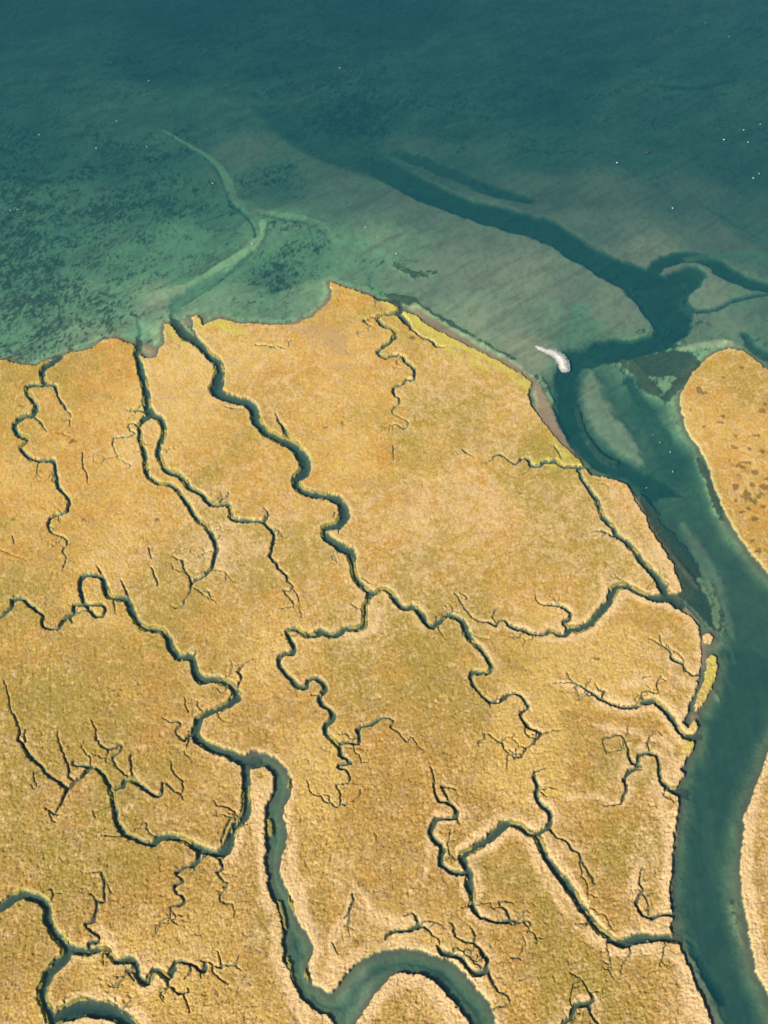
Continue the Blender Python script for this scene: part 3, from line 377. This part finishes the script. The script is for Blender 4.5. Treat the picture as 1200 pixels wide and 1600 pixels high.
# levees: a pale belt of dry stalks along the banks, wider where the survey says so
for s_ in SCARS:
    P = spline(pts(s_), 6.0); G, hw = path_world(P, .5); f = np.full(X.shape, 30.0, np.float32)
    for k in range(len(G)-1): seg_update(f, G[k], G[k+1], hw[k], hw[k+1], 5)
    base = mix(base, palec*1.03, np.clip(.75*(1-sst(-.9, 1.2, f+3.2*(p2-.5)+1.0*(p3-.5))), 0, 1))
wid = .8+5.0*LEV*(.5+1.0*n_mid)
lev = np.clip(LEV*1.4-.12, 0, .85)*np.clip(.55+2.2*(fbm(X/11, Y/11, 331, 3)-.25), 0, 1.2)*sst(.15, .9, np.where(CR < LAND, CW, 1.5))*(1-sst(.35, 1.0, (edge+1.2*(p2-.5))/wid))*(edge < 25)
base = mix(base, palec*1.08, np.clip(lev*.95, 0, 1))
# lime fringe at the lip of the wide creeks and along the sea front
fr = .75*(1-sst(.3, 1.1, edge+2.2*(p2-.5)))*sst(.6, 1.4, np.where(CR < 3, CW, 1.2))*np.clip(.85-LEV*.7, 0, 1)
fr = fr*np.where(LAND < CR, .4, 1.0)
base = mix(base, lime, np.clip(fr*1.0, 0, .9))
# dark brown wrack line
base = mix(base, lin(120, 84, 58), np.clip((1-sst(0, .5, edge))*.5*(p3 > .5), 0, 1)*(edge > 0))
bareflat = lambda x, y, r: (lambda g: np.exp(-(((X-g[0])**2+((Y-g[1])*.8)**2)/r**2)))(ground(x, y))
for s_ in LIMES:
    P = spline(pts(s_), 6.0); G, hw = path_world(P, .5); f = np.full(X.shape, 30.0, np.float32)
    for k in range(len(G)-1): seg_update(f, G[k], G[k+1], hw[k], hw[k+1], 5)
    base = mix(base, lin(204, 190, 94), np.clip(.9*(1-sst(-1.5, 1.8, f+4.5*(p2-.5)+2.5*(p3-.5))), 0, 1))
bare = .6*np.clip(1.0*(bareflat(505, 525, 13)+bareflat(530, 540, 7)+.9*bareflat(485, 515, 8))+3.0*(p2-.5)-.35, 0, 1)*inside
base = mix(base, lin(184, 150, 112), bare)
mud = lin(112, 98, 78); mudd = lin(72, 66, 54); sandc = lin(150, 148, 116); silt = lin(140, 180, 124); weedc = lin(48, 58, 46); mudw = lin(58, 62, 50)
fl = np.zeros_like(base); fl[:] = silt
fl = mix(fl, sandc, np.clip(SAND+.5*(n_mid-.5), 0, 1))
fl = mix(fl, lin(120, 116, 90), np.clip(2.8*(fbm((X+.8*Y)/26, (X*.8-Y)/4.5, 171, 5, .7)-.5), 0, .6))
fl = mix(fl, lin(114, 112, 74), (1-sst(345, 470, Y-.15*X))*.75*(1-.9*np.clip(SAND, 0, 1)))
fl = mix(fl, lin(84, 92, 74), np.clip(2.2*(fbm((X+.6*Y)/18, (Y-.6*X)/7, 361, 5, .65)-.42), 0, .6)*topsea)
fl = mix(fl, lin(100, 104, 80), np.clip(1.6*(fbm(X/2.2, Y/3.4, 175, 4, .7)-.5)+.1, 0, .35))
shore = (1-sst(.5, 4, out))*(out > 0)
fl = mix(fl, lin(96, 88, 70), np.clip(shore*.85, 0, 1))
fl = mix(fl, lin(84, 82, 58), sst(0, .4, -CR)*.9*(inside | (CR < -.2)*(out < 5)))
fl = mix(fl, mix(np.zeros_like(base)+lin(104, 92, 66).astype(np.float32), lin(70, 68, 54), sst(.25, .5, CW)), sst(-.3, .1, -CR)*(CW < .6)*inside)
fl = mix(fl, mud, np.clip(sst(-.1, .25, Z), 0, 1)*(1-muddy)*(CW > .6))
fl = mix(fl, lin(120, 102, 82), muddy*.9)
fl = mix(fl, mix(np.zeros_like(base)+lin(34, 46, 42).astype(np.float32), lin(66, 80, 62), p3), np.clip(wcov*.85+WEED*.05*(out > 0)*(~inside), 0, .9))
wcol = fl
icol = np.zeros_like(base); icol[:] = lin(164, 156, 84); icol = mix(icol, lin(140, 130, 60), p3)

base = mix(base, lin(140, 132, 70), ledge*np.clip(.5+p3, 0, 1))
base = mix(base, lin(106, 84, 56), pan*.7)
base = base*np.array([.64, .62, .565], np.float32); icol = icol*np.float32(.6)
# ------------------------------------------------------------------ materials
def newmat(name):
    m = bpy.data.materials.new(name); m.use_nodes = True; nt = m.node_tree; nt.nodes.clear(); return m, nt, nt.nodes, nt.links
def surf_mat(name, rough, scale, strength, bump, bscale):
    m, nt, N, L = newmat(name)
    o = N.new('ShaderNodeOutputMaterial'); b = N.new('ShaderNodeBsdfPrincipled'); L.new(b.outputs[0], o.inputs[0])
    b.inputs['Roughness'].default_value = rough; b.inputs['Specular IOR Level'].default_value = .15
    a = N.new('ShaderNodeVertexColor'); a.layer_name = 'own_colour'
    g = N.new('ShaderNodeNewGeometry'); n = N.new('ShaderNodeTexNoise'); L.new(g.outputs['Position'], n.inputs['Vector'])
    n.inputs['Scale'].default_value = scale; n.inputs['Detail'].default_value = 4; n.inputs['Roughness'].default_value = .7
    r = N.new('ShaderNodeMapRange'); r.inputs[1].default_value = .25; r.inputs[2].default_value = .75
    r.inputs[3].default_value = 1-strength; r.inputs[4].default_value = 1+strength; L.new(n.outputs['Fac'], r.inputs[0])
    v = N.new('ShaderNodeVectorMath'); v.operation = 'SCALE'; L.new(a.outputs['Color'], v.inputs[0]); L.new(r.outputs[0], v.inputs['Scale'])
    L.new(v.outputs[0], b.inputs['Base Color'])
    n2 = N.new('ShaderNodeTexNoise'); n2.inputs['Scale'].default_value = bscale; n2.inputs['Detail'].default_value = 3; L.new(g.outputs['Position'], n2.inputs['Vector'])
    bp = N.new('ShaderNodeBump'); bp.inputs['Strength'].default_value = 1; bp.inputs['Distance'].default_value = bump
    L.new(n2.outputs['Fac'], bp.inputs['Height']); L.new(bp.outputs[0], b.inputs['Normal'])
    return m
M_grass = surf_mat('dry_marsh_grass', .9, 2.6, .36, .16, 3.2)
M_floor = surf_mat('silt_and_mud', .8, .8, .12, .04, 1.2)
M_weed = surf_mat('eelgrass', .9, 1.5, .3, .1, 2.0)
M_isl = surf_mat('green_saltmarsh_plants', .9, 2, .25, .2, 3)

# ------------------------------------------------------------------ meshes cut from the survey surface
mats = {}
fz = lambda A: (A[:-1, :-1], A[:-1, 1:], A[1:, 1:], A[1:, :-1])
fav = lambda A: sum(np.asarray(a, np.float32) for a in fz(A))/4
f_grass = ((fav(edge) > .12) | (fav(ledge) > .5)) & (fav(inside.astype(np.float32)) > .5)
f_isl = (fav(ISL) > 0.0) & ~f_grass & (fav(inside.astype(np.float32)) < .5)
f_weed = (fav(weedy.astype(np.float32)) > .5) & ~f_grass & ~f_isl
f_floor = ~(f_grass | f_isl | f_weed)
idx = np.arange(NR*NC, dtype=np.int64).reshape(NR, NC)
quads = np.stack([a for a in fz(idx)], -1)
P3 = np.stack([X, Y, Z], -1).reshape(-1, 3).astype(np.float32)
def cut(name, mask, col, mat, smooth=True):
    q = quads[mask]; used, inv = np.unique(q, return_inverse=True); inv = inv.reshape(-1)
    me = bpy.data.meshes.new(name); nf = len(q)
    me.vertices.add(len(used)); me.vertices.foreach_set('co', P3[used].ravel())
    me.loops.add(nf*4); me.loops.foreach_set('vertex_index', inv.astype(np.int32))
    me.polygons.add(nf); me.polygons.foreach_set('loop_start', np.arange(0, nf*4, 4, dtype=np.int32))
    me.polygons.foreach_set('use_smooth', np.full(nf, smooth))
    me.update(calc_edges=True)
    at = me.color_attributes.new('own_colour', 'FLOAT_COLOR', 'POINT')
    c = np.ones((len(used), 4), np.float32); c[:, :3] = col.reshape(-1, 3)[used]; at.data.foreach_set('color', c.ravel())
    me.materials.append(mat)
    o = bpy.data.objects.new(name, me); C.objects.link(o); print(name, nf); return o
o = cut('seabed', f_floor, fl, M_floor); o['kind'] = 'structure'
g = cut('marsh_grass', f_grass, base, M_grass)
g['label'] = 'golden dry salt marsh grass covering the flats between the creeks'; g['category'] = 'marsh grass'; g['kind'] = 'stuff'
w = cut('seagrass', f_weed, wcol, M_weed)
w['label'] = 'dark mottled seagrass beds under the shallow green water'; w['category'] = 'seagrass'; w['kind'] = 'stuff'
i_ = cut('bank_plants', f_isl, icol, M_isl)
i_['label'] = 'yellow green low plants standing in the margins of the lower river'; i_['category'] = 'plants'; i_['kind'] = 'stuff'

# ------------------------------------------------------------------ water: one closed body of tinted, faintly cloudy water
def box(name, x0, x1, y0, y1, z0, z1):
    me = bpy.data.meshes.new(name)
    v = [(x, y, z) for z in (z0, z1) for y in (y0, y1) for x in (x0, x1)]
    me.from_pydata(v, [], [(0, 2, 3, 1), (4, 5, 7, 6), (0, 1, 5, 4), (2, 6, 7, 3), (0, 4, 6, 2), (1, 3, 7, 5)]); me.update()
    ob = bpy.data.objects.new(name, me); C.objects.link(ob); return ob
water = box('water', -5200, 5200, -880, 5700, -9, 0); water['kind'] = 'structure'
m, nt, N, L = newmat('sea_water')
o = N.new('ShaderNodeOutputMaterial'); tr = N.new('ShaderNodeBsdfTransparent'); gl = N.new('ShaderNodeBsdfGlossy'); mx = N.new('ShaderNodeMixShader')
gl.inputs['Roughness'].default_value = .12
ge = N.new('ShaderNodeNewGeometry'); mp = N.new('ShaderNodeMapping'); mp.inputs['Rotation'].default_value = (0, 0, math.radians(15)); mp.inputs['Scale'].default_value = (.35, 1, 1)
L.new(ge.outputs['Position'], mp.inputs['Vector'])
wn = N.new('ShaderNodeTexNoise'); wn.inputs['Scale'].default_value = .7; wn.inputs['Detail'].default_value = 5; wn.inputs['Roughness'].default_value = .65; L.new(mp.outputs[0], wn.inputs['Vector'])
bp = N.new('ShaderNodeBump'); bp.inputs['Strength'].default_value = 1; bp.inputs['Distance'].default_value = .22; L.new(wn.outputs['Fac'], bp.inputs['Height'])
L.new(bp.outputs[0], gl.inputs['Normal'])
def mth(op, a, b=None):
    n = N.new('ShaderNodeMath'); n.operation = op
    for k, v in enumerate((a, b)):
        if v is None: continue
        if isinstance(v, (int, float)): n.inputs[k].default_value = v
        else: L.new(v, n.inputs[k])
    return n.outputs[0]
dt = N.new('ShaderNodeVectorMath'); dt.operation = 'DOT_PRODUCT'; L.new(ge.outputs['Incoming'], dt.inputs[0]); L.new(bp.outputs[0], dt.inputs[1])
fr_ = mth('ADD', mth('MULTIPLY', mth('POWER', mth('SUBTRACT', 1.0, mth('ABSOLUTE', dt.outputs['Value'])), 5.0), .98), .02)
L.new(fr_, mx.inputs[0]); L.new(tr.outputs[0], mx.inputs[1]); L.new(gl.outputs[0], mx.inputs[2]); L.new(mx.outputs[0], o.inputs['Surface'])
ab = N.new('ShaderNodeVolumeAbsorption'); vs = N.new('ShaderNodeVolumeScatter'); ad = N.new('ShaderNodeAddShader')
# absorption coefficient = density * (1 - colour); scattering coefficient = density * colour
ab.inputs['Color'].default_value = (0.0, .31, .36, 1); ab.inputs['Density'].default_value = .40
vs.inputs['Color'].default_value = (.10, .83, 1, 1); vs.inputs['Density'].default_value = .070; vs.inputs['Anisotropy'].default_value = 0
L.new(ab.outputs[0], ad.inputs[0]); L.new(vs.outputs[0], ad.inputs[1]); L.new(ad.outputs[0], o.inputs['Volume'])
water.data.materials.append(m)

# ------------------------------------------------------------------ the white shell bank at the river mouth
from mathutils import Vector
def plain(name, rgb, rough=.8, noise=0.0, nscale=1.0, col2=None):
    m, nt, N, L = newmat(name); o = N.new('ShaderNodeOutputMaterial'); b = N.new('ShaderNodeBsdfPrincipled'); L.new(b.outputs[0], o.inputs[0])
    b.inputs['Roughness'].default_value = rough
    g = N.new('ShaderNodeTexCoord'); n = N.new('ShaderNodeTexNoise'); n.inputs['Scale'].default_value = nscale; n.inputs['Detail'].default_value = 5; L.new(g.outputs['Object'], n.inputs['Vector'])
    r = N.new('ShaderNodeValToRGB'); r.color_ramp.elements[0].position = .35; r.color_ramp.elements[1].position = .65
    r.color_ramp.elements[0].color = (*(col2 or [c*(1-noise) for c in rgb]), 1); r.color_ramp.elements[1].color = (*rgb, 1)
    L.new(n.outputs['Fac'], r.inputs[0]); L.new(r.outputs[0], b.inputs['Base Color']); return m
sp = spline(pts("840,541,3 848,544,5 856,547,6 864,550,6 869,553,8 875,558,11 879,564,13 881,570,12 882,574,7"), 2.0)
G, hw = path_world(sp, .1); hw = hw*.5; cx, cy = G.mean(0); n = 130
gx, gy = np.meshgrid(np.linspace(G[:, 0].min()-6, G[:, 0].max()+6, n), np.linspace(G[:, 1].min()-6, G[:, 1].max()+6, n))
f = np.full(gx.shape, -9.0); tt = np.zeros(gx.shape)
for k in range(len(G)):
    d = hw[k]-np.hypot(gx-G[k, 0], gy-G[k, 1]); m_ = d > f; f[m_] = d[m_]; tt[m_] = k/len(G)
f += 2.3*(fbm(gx/1.9, gy/1.9, 201, 4, .65)-.5)
hz = -.7+.62*sst(-2.0, .2, f)+(.04+.5*sst(.4, .65, tt))*sst(-.1, 2.2, f)+.10*(fbm(gx/1.0, gy/1.0, 203, 3)-.5)*sst(-.5, .5, f)-.04*(tt < .45)
vs_ = [(float(a-cx), float(b-cy), float(c)) for a, b, c in zip(gx.ravel(), gy.ravel(), hz.ravel())]
fs_ = [(i*n+j, i*n+j+1, (i+1)*n+j+1, (i+1)*n+j) for i in range(n-1) for j in range(n-1) if f[i, j] > -2.1]
me = bpy.data.meshes.new('shell_bank'); me.from_pydata(vs_, [], fs_); me.polygons.foreach_set('use_smooth', [True]*len(fs_)); me.update()
sb = bpy.data.objects.new('shell_bank', me); C.objects.link(sb); sb.location = (cx, cy, 0)
me.materials.append(plain('bleached_shells', (.60, .53, .46), .85, 0, .9, (.40, .36, .29)))
import bmesh
bm_ = bmesh.new(); bm_.from_mesh(me); bmesh.ops.delete(bm_, geom=[v for v in bm_.verts if not v.link_faces], context='VERTS'); bm_.to_mesh(me); bm_.free()
sb['label'] = 'bright white shell bank with a thin tail at the bend of the river mouth'; sb['category'] = 'shell bank'

# ------------------------------------------------------------------ white water birds, each a body swept from tail to bill
def ring(c, t, ry, rz, k=10):
    t = t.normalized(); side = Vector((0, 1, 0)); up = t.cross(side).normalized()*-1
    return [tuple(c+side*(ry*math.cos(2*PI*i/k))+up*(rz*math.sin(2*PI*i/k))) for i in range(k)]
def bird_mesh():
    S = [(-.72,.20,.01,.01),(-.62,.19,.09,.03),(-.45,.17,.19,.10),(-.2,.14,.27,.18),(.08,.13,.29,.21),(.32,.14,.23,.18),(.46,.22,.13,.13),(.52,.34,.07,.08),(.50,.50,.05,.055),(.48,.66,.048,.05),(.53,.77,.055,.06),(.62,.80,.06,.065),(.70,.78,.05,.05),(.76,.76,.028,.024),(.84,.735,.012,.012)]
    P = [Vector((a, 0, b)) for a, b, _, _ in S]; v = []; fc = []; k = 10
    for i, (a, b, ry, rz) in enumerate(S): v += ring(P[i], P[min(i+1, len(P)-1)]-P[max(i-1, 0)], ry, rz, k)
    for i in range(len(S)-1):
        for j in range(k): fc.append((i*k+j, i*k+(j+1) % k, (i+1)*k+(j+1) % k, (i+1)*k+j))
    fc.append(tuple(range(k-1, -1, -1))); fc.append(tuple((len(S)-1)*k+j for j in range(k)))
    me = bpy.data.meshes.new('bird'); me.from_pydata(v, [], fc); me.materials.append(M_white); me.materials.append(M_bill)
    for p in me.polygons: p.use_smooth = True; p.material_index = 1 if p.center.x > .73 else 0
    me.update(); return me
def wing_mesh(s):
    v = []; fc = []; S = [(.30,.17,.05),(.1,.24,.10),(-.15,.24,.11),(-.4,.19,.08),(-.62,.10,.04),(-.80,.04,.01)]; k = 6
    for x, y, r in S:
        for j in range(k):
            a = 2*PI*j/k; v.append((x, s*(y+.05*math.cos(a)*(r/.1)), .24+r*math.sin(a)*.9+(.30-x)*.03))
    for i in range(len(S)-1):
        for j in range(k): fc.append((i*k+j, i*k+(j+1) % k, (i+1)*k+(j+1) % k, (i+1)*k+j))
    fc.append(tuple(range(k))); fc.append(tuple((len(S)-1)*k+j for j in range(k)))
    me = bpy.data.meshes.new('wing'); me.from_pydata(v, [], fc); me.materials.append(M_white)
    for p in me.polygons: p.use_smooth = True
    me.update(); return me
M_white = plain('white_feathers', (.50, .50, .48), .7, .08, 6); M_bill = plain('orange_bill', (.55, .20, .04), .5, .1, 5)
bm0, wl, wr = bird_mesh(), wing_mesh(1), wing_mesh(-1)
WA = 'white bird swimming '
BIRDS = [(232,126,'highest of the birds on the left half of the dark sea'),(182,189,'on the sea directly left of centre between two lower neighbours'),(61,210,'leftmost above the speckled seagrass, level with the shoal tip'),(150,231,'over the upper rim of the dark seagrass bed'),(229,229,'over the seagrass right of its level neighbour'),
(16,329,'at the left edge of the sea, left one of a close pair'),(27,327,'near the left edge of the sea, right one of a close pair'),(332,286,'beside the pale bend of the sunken creek'),(531,106,'alone on the dark sea near the top centre'),
(571,355,'upper left of three above the marsh point'),(590,370,'middle of three above the marsh point'),(619,396,'lower right of three above the marsh point'),(394,381,'over the pale sunken creek above the marsh front'),
(1102,35,'nearest to the top right corner of the sea'),(1139,57,'second bird down from the top right corner'),(1188,194,'at the right edge above the shoals, rightmost and highest of its four'),(1131,218,'above the right shoals, lowest left of the four'),(1169,222,'above the right shoals, lowest right of the four'),(1162,203,'above the right shoals, in the middle of the four'),
(964,254,'at the head of the faint streak above the long shoal'),(1051,325,'alone over the pale shoal above the channel fork'),(1177,278,'near the right edge below the four, left of a pair'),(1186,271,'near the right edge below the four, right of a pair'),
(1134,534,'beside the rounded tip of the right marsh'),(1020,679,'highest of five in the wide river bend'),(1031,691,'second highest of five in the wide river bend'),(1047,706,'middle one of five in the wide river bend'),(1051,737,'fourth of five down the wide river bend'),(1010,762,'lowest left of five in the wide river bend')]
for k, (px, py, lb) in enumerate(BIRDS):
    x, y = ground(px, py, .2)
    o = bpy.data.objects.new('water_bird', bm0); C.objects.link(o); o.location = (float(x), float(y), -.02); sc_ = .62+.3*random.random()
    if k >= 24: sc_ *= .75
    o.scale = (sc_,)*3; o.rotation_euler = (0, 0, random.uniform(0, 6.28))
    o['label'] = WA+lb; o['category'] = 'bird'; o['group'] = 'white birds scattered on the water'
    for wm in (wl, wr):
        c_ = bpy.data.objects.new('wing', wm); C.objects.link(c_); c_.parent = o
# a dark boulder breaking the surface
bm_ = bmesh.new(); bmesh.ops.create_icosphere(bm_, subdivisions=3, radius=1)
for v in bm_.verts:
    q = v.co.copy(); r_ = 1+.25*math.sin(3.1*q.x+1.7*q.y)+.18*math.sin(5.3*q.z-4.1*q.x+2)
    v.co = Vector((q.x*1.1, q.y*.85, q.z*.6))*r_
me = bpy.data.meshes.new('boulder'); bm_.to_mesh(me); bm_.free(); me.materials.append(plain('wet_stone', (.035, .04, .035), .6, .4, 2))
rk = bpy.data.objects.new('boulder', me); C.objects.link(rk); x, y = ground(1010, 238); rk.location = (float(x), float(y), .05)
rk['label'] = 'small dark boulder just breaking the surface over the right hand shoals'; rk['category'] = 'rock'

# ------------------------------------------------------------------ light
ELEV, AZ = math.radians(37), math.radians(222)     # compass bearing of the sun, clockwise from +y
world = bpy.data.worlds.new('World'); sc.world = world; world.use_nodes = True
wt = world.node_tree; bg = wt.nodes['Background']; sky = wt.nodes.new('ShaderNodeTexSky'); sky.sky_type = 'NISHITA'; sky.sun_disc = False
sky.sun_elevation = ELEV; sky.sun_rotation = AZ; wt.links.new(sky.outputs[0], bg.inputs[0]); bg.inputs[1].default_value = .08
sd = bpy.data.lights.new('sun', 'SUN'); sd.energy = 4.2; sd.angle = math.radians(.5); sd.color = (1, .95, .86)
so = bpy.data.objects.new('sun', sd); C.objects.link(so); so.location = (-300, -300, 600)
so.rotation_euler = (PI/2-ELEV, 0, -AZ+PI)
sc.view_settings.view_transform = 'Standard'; sc.view_settings.look = 'None'; sc.view_settings.gamma = 1; sc.view_settings.exposure = .88
sc.cycles.volume_bounces = 0; sc.cycles.max_bounces = 6; sc.cycles.transparent_max_bounces = 8
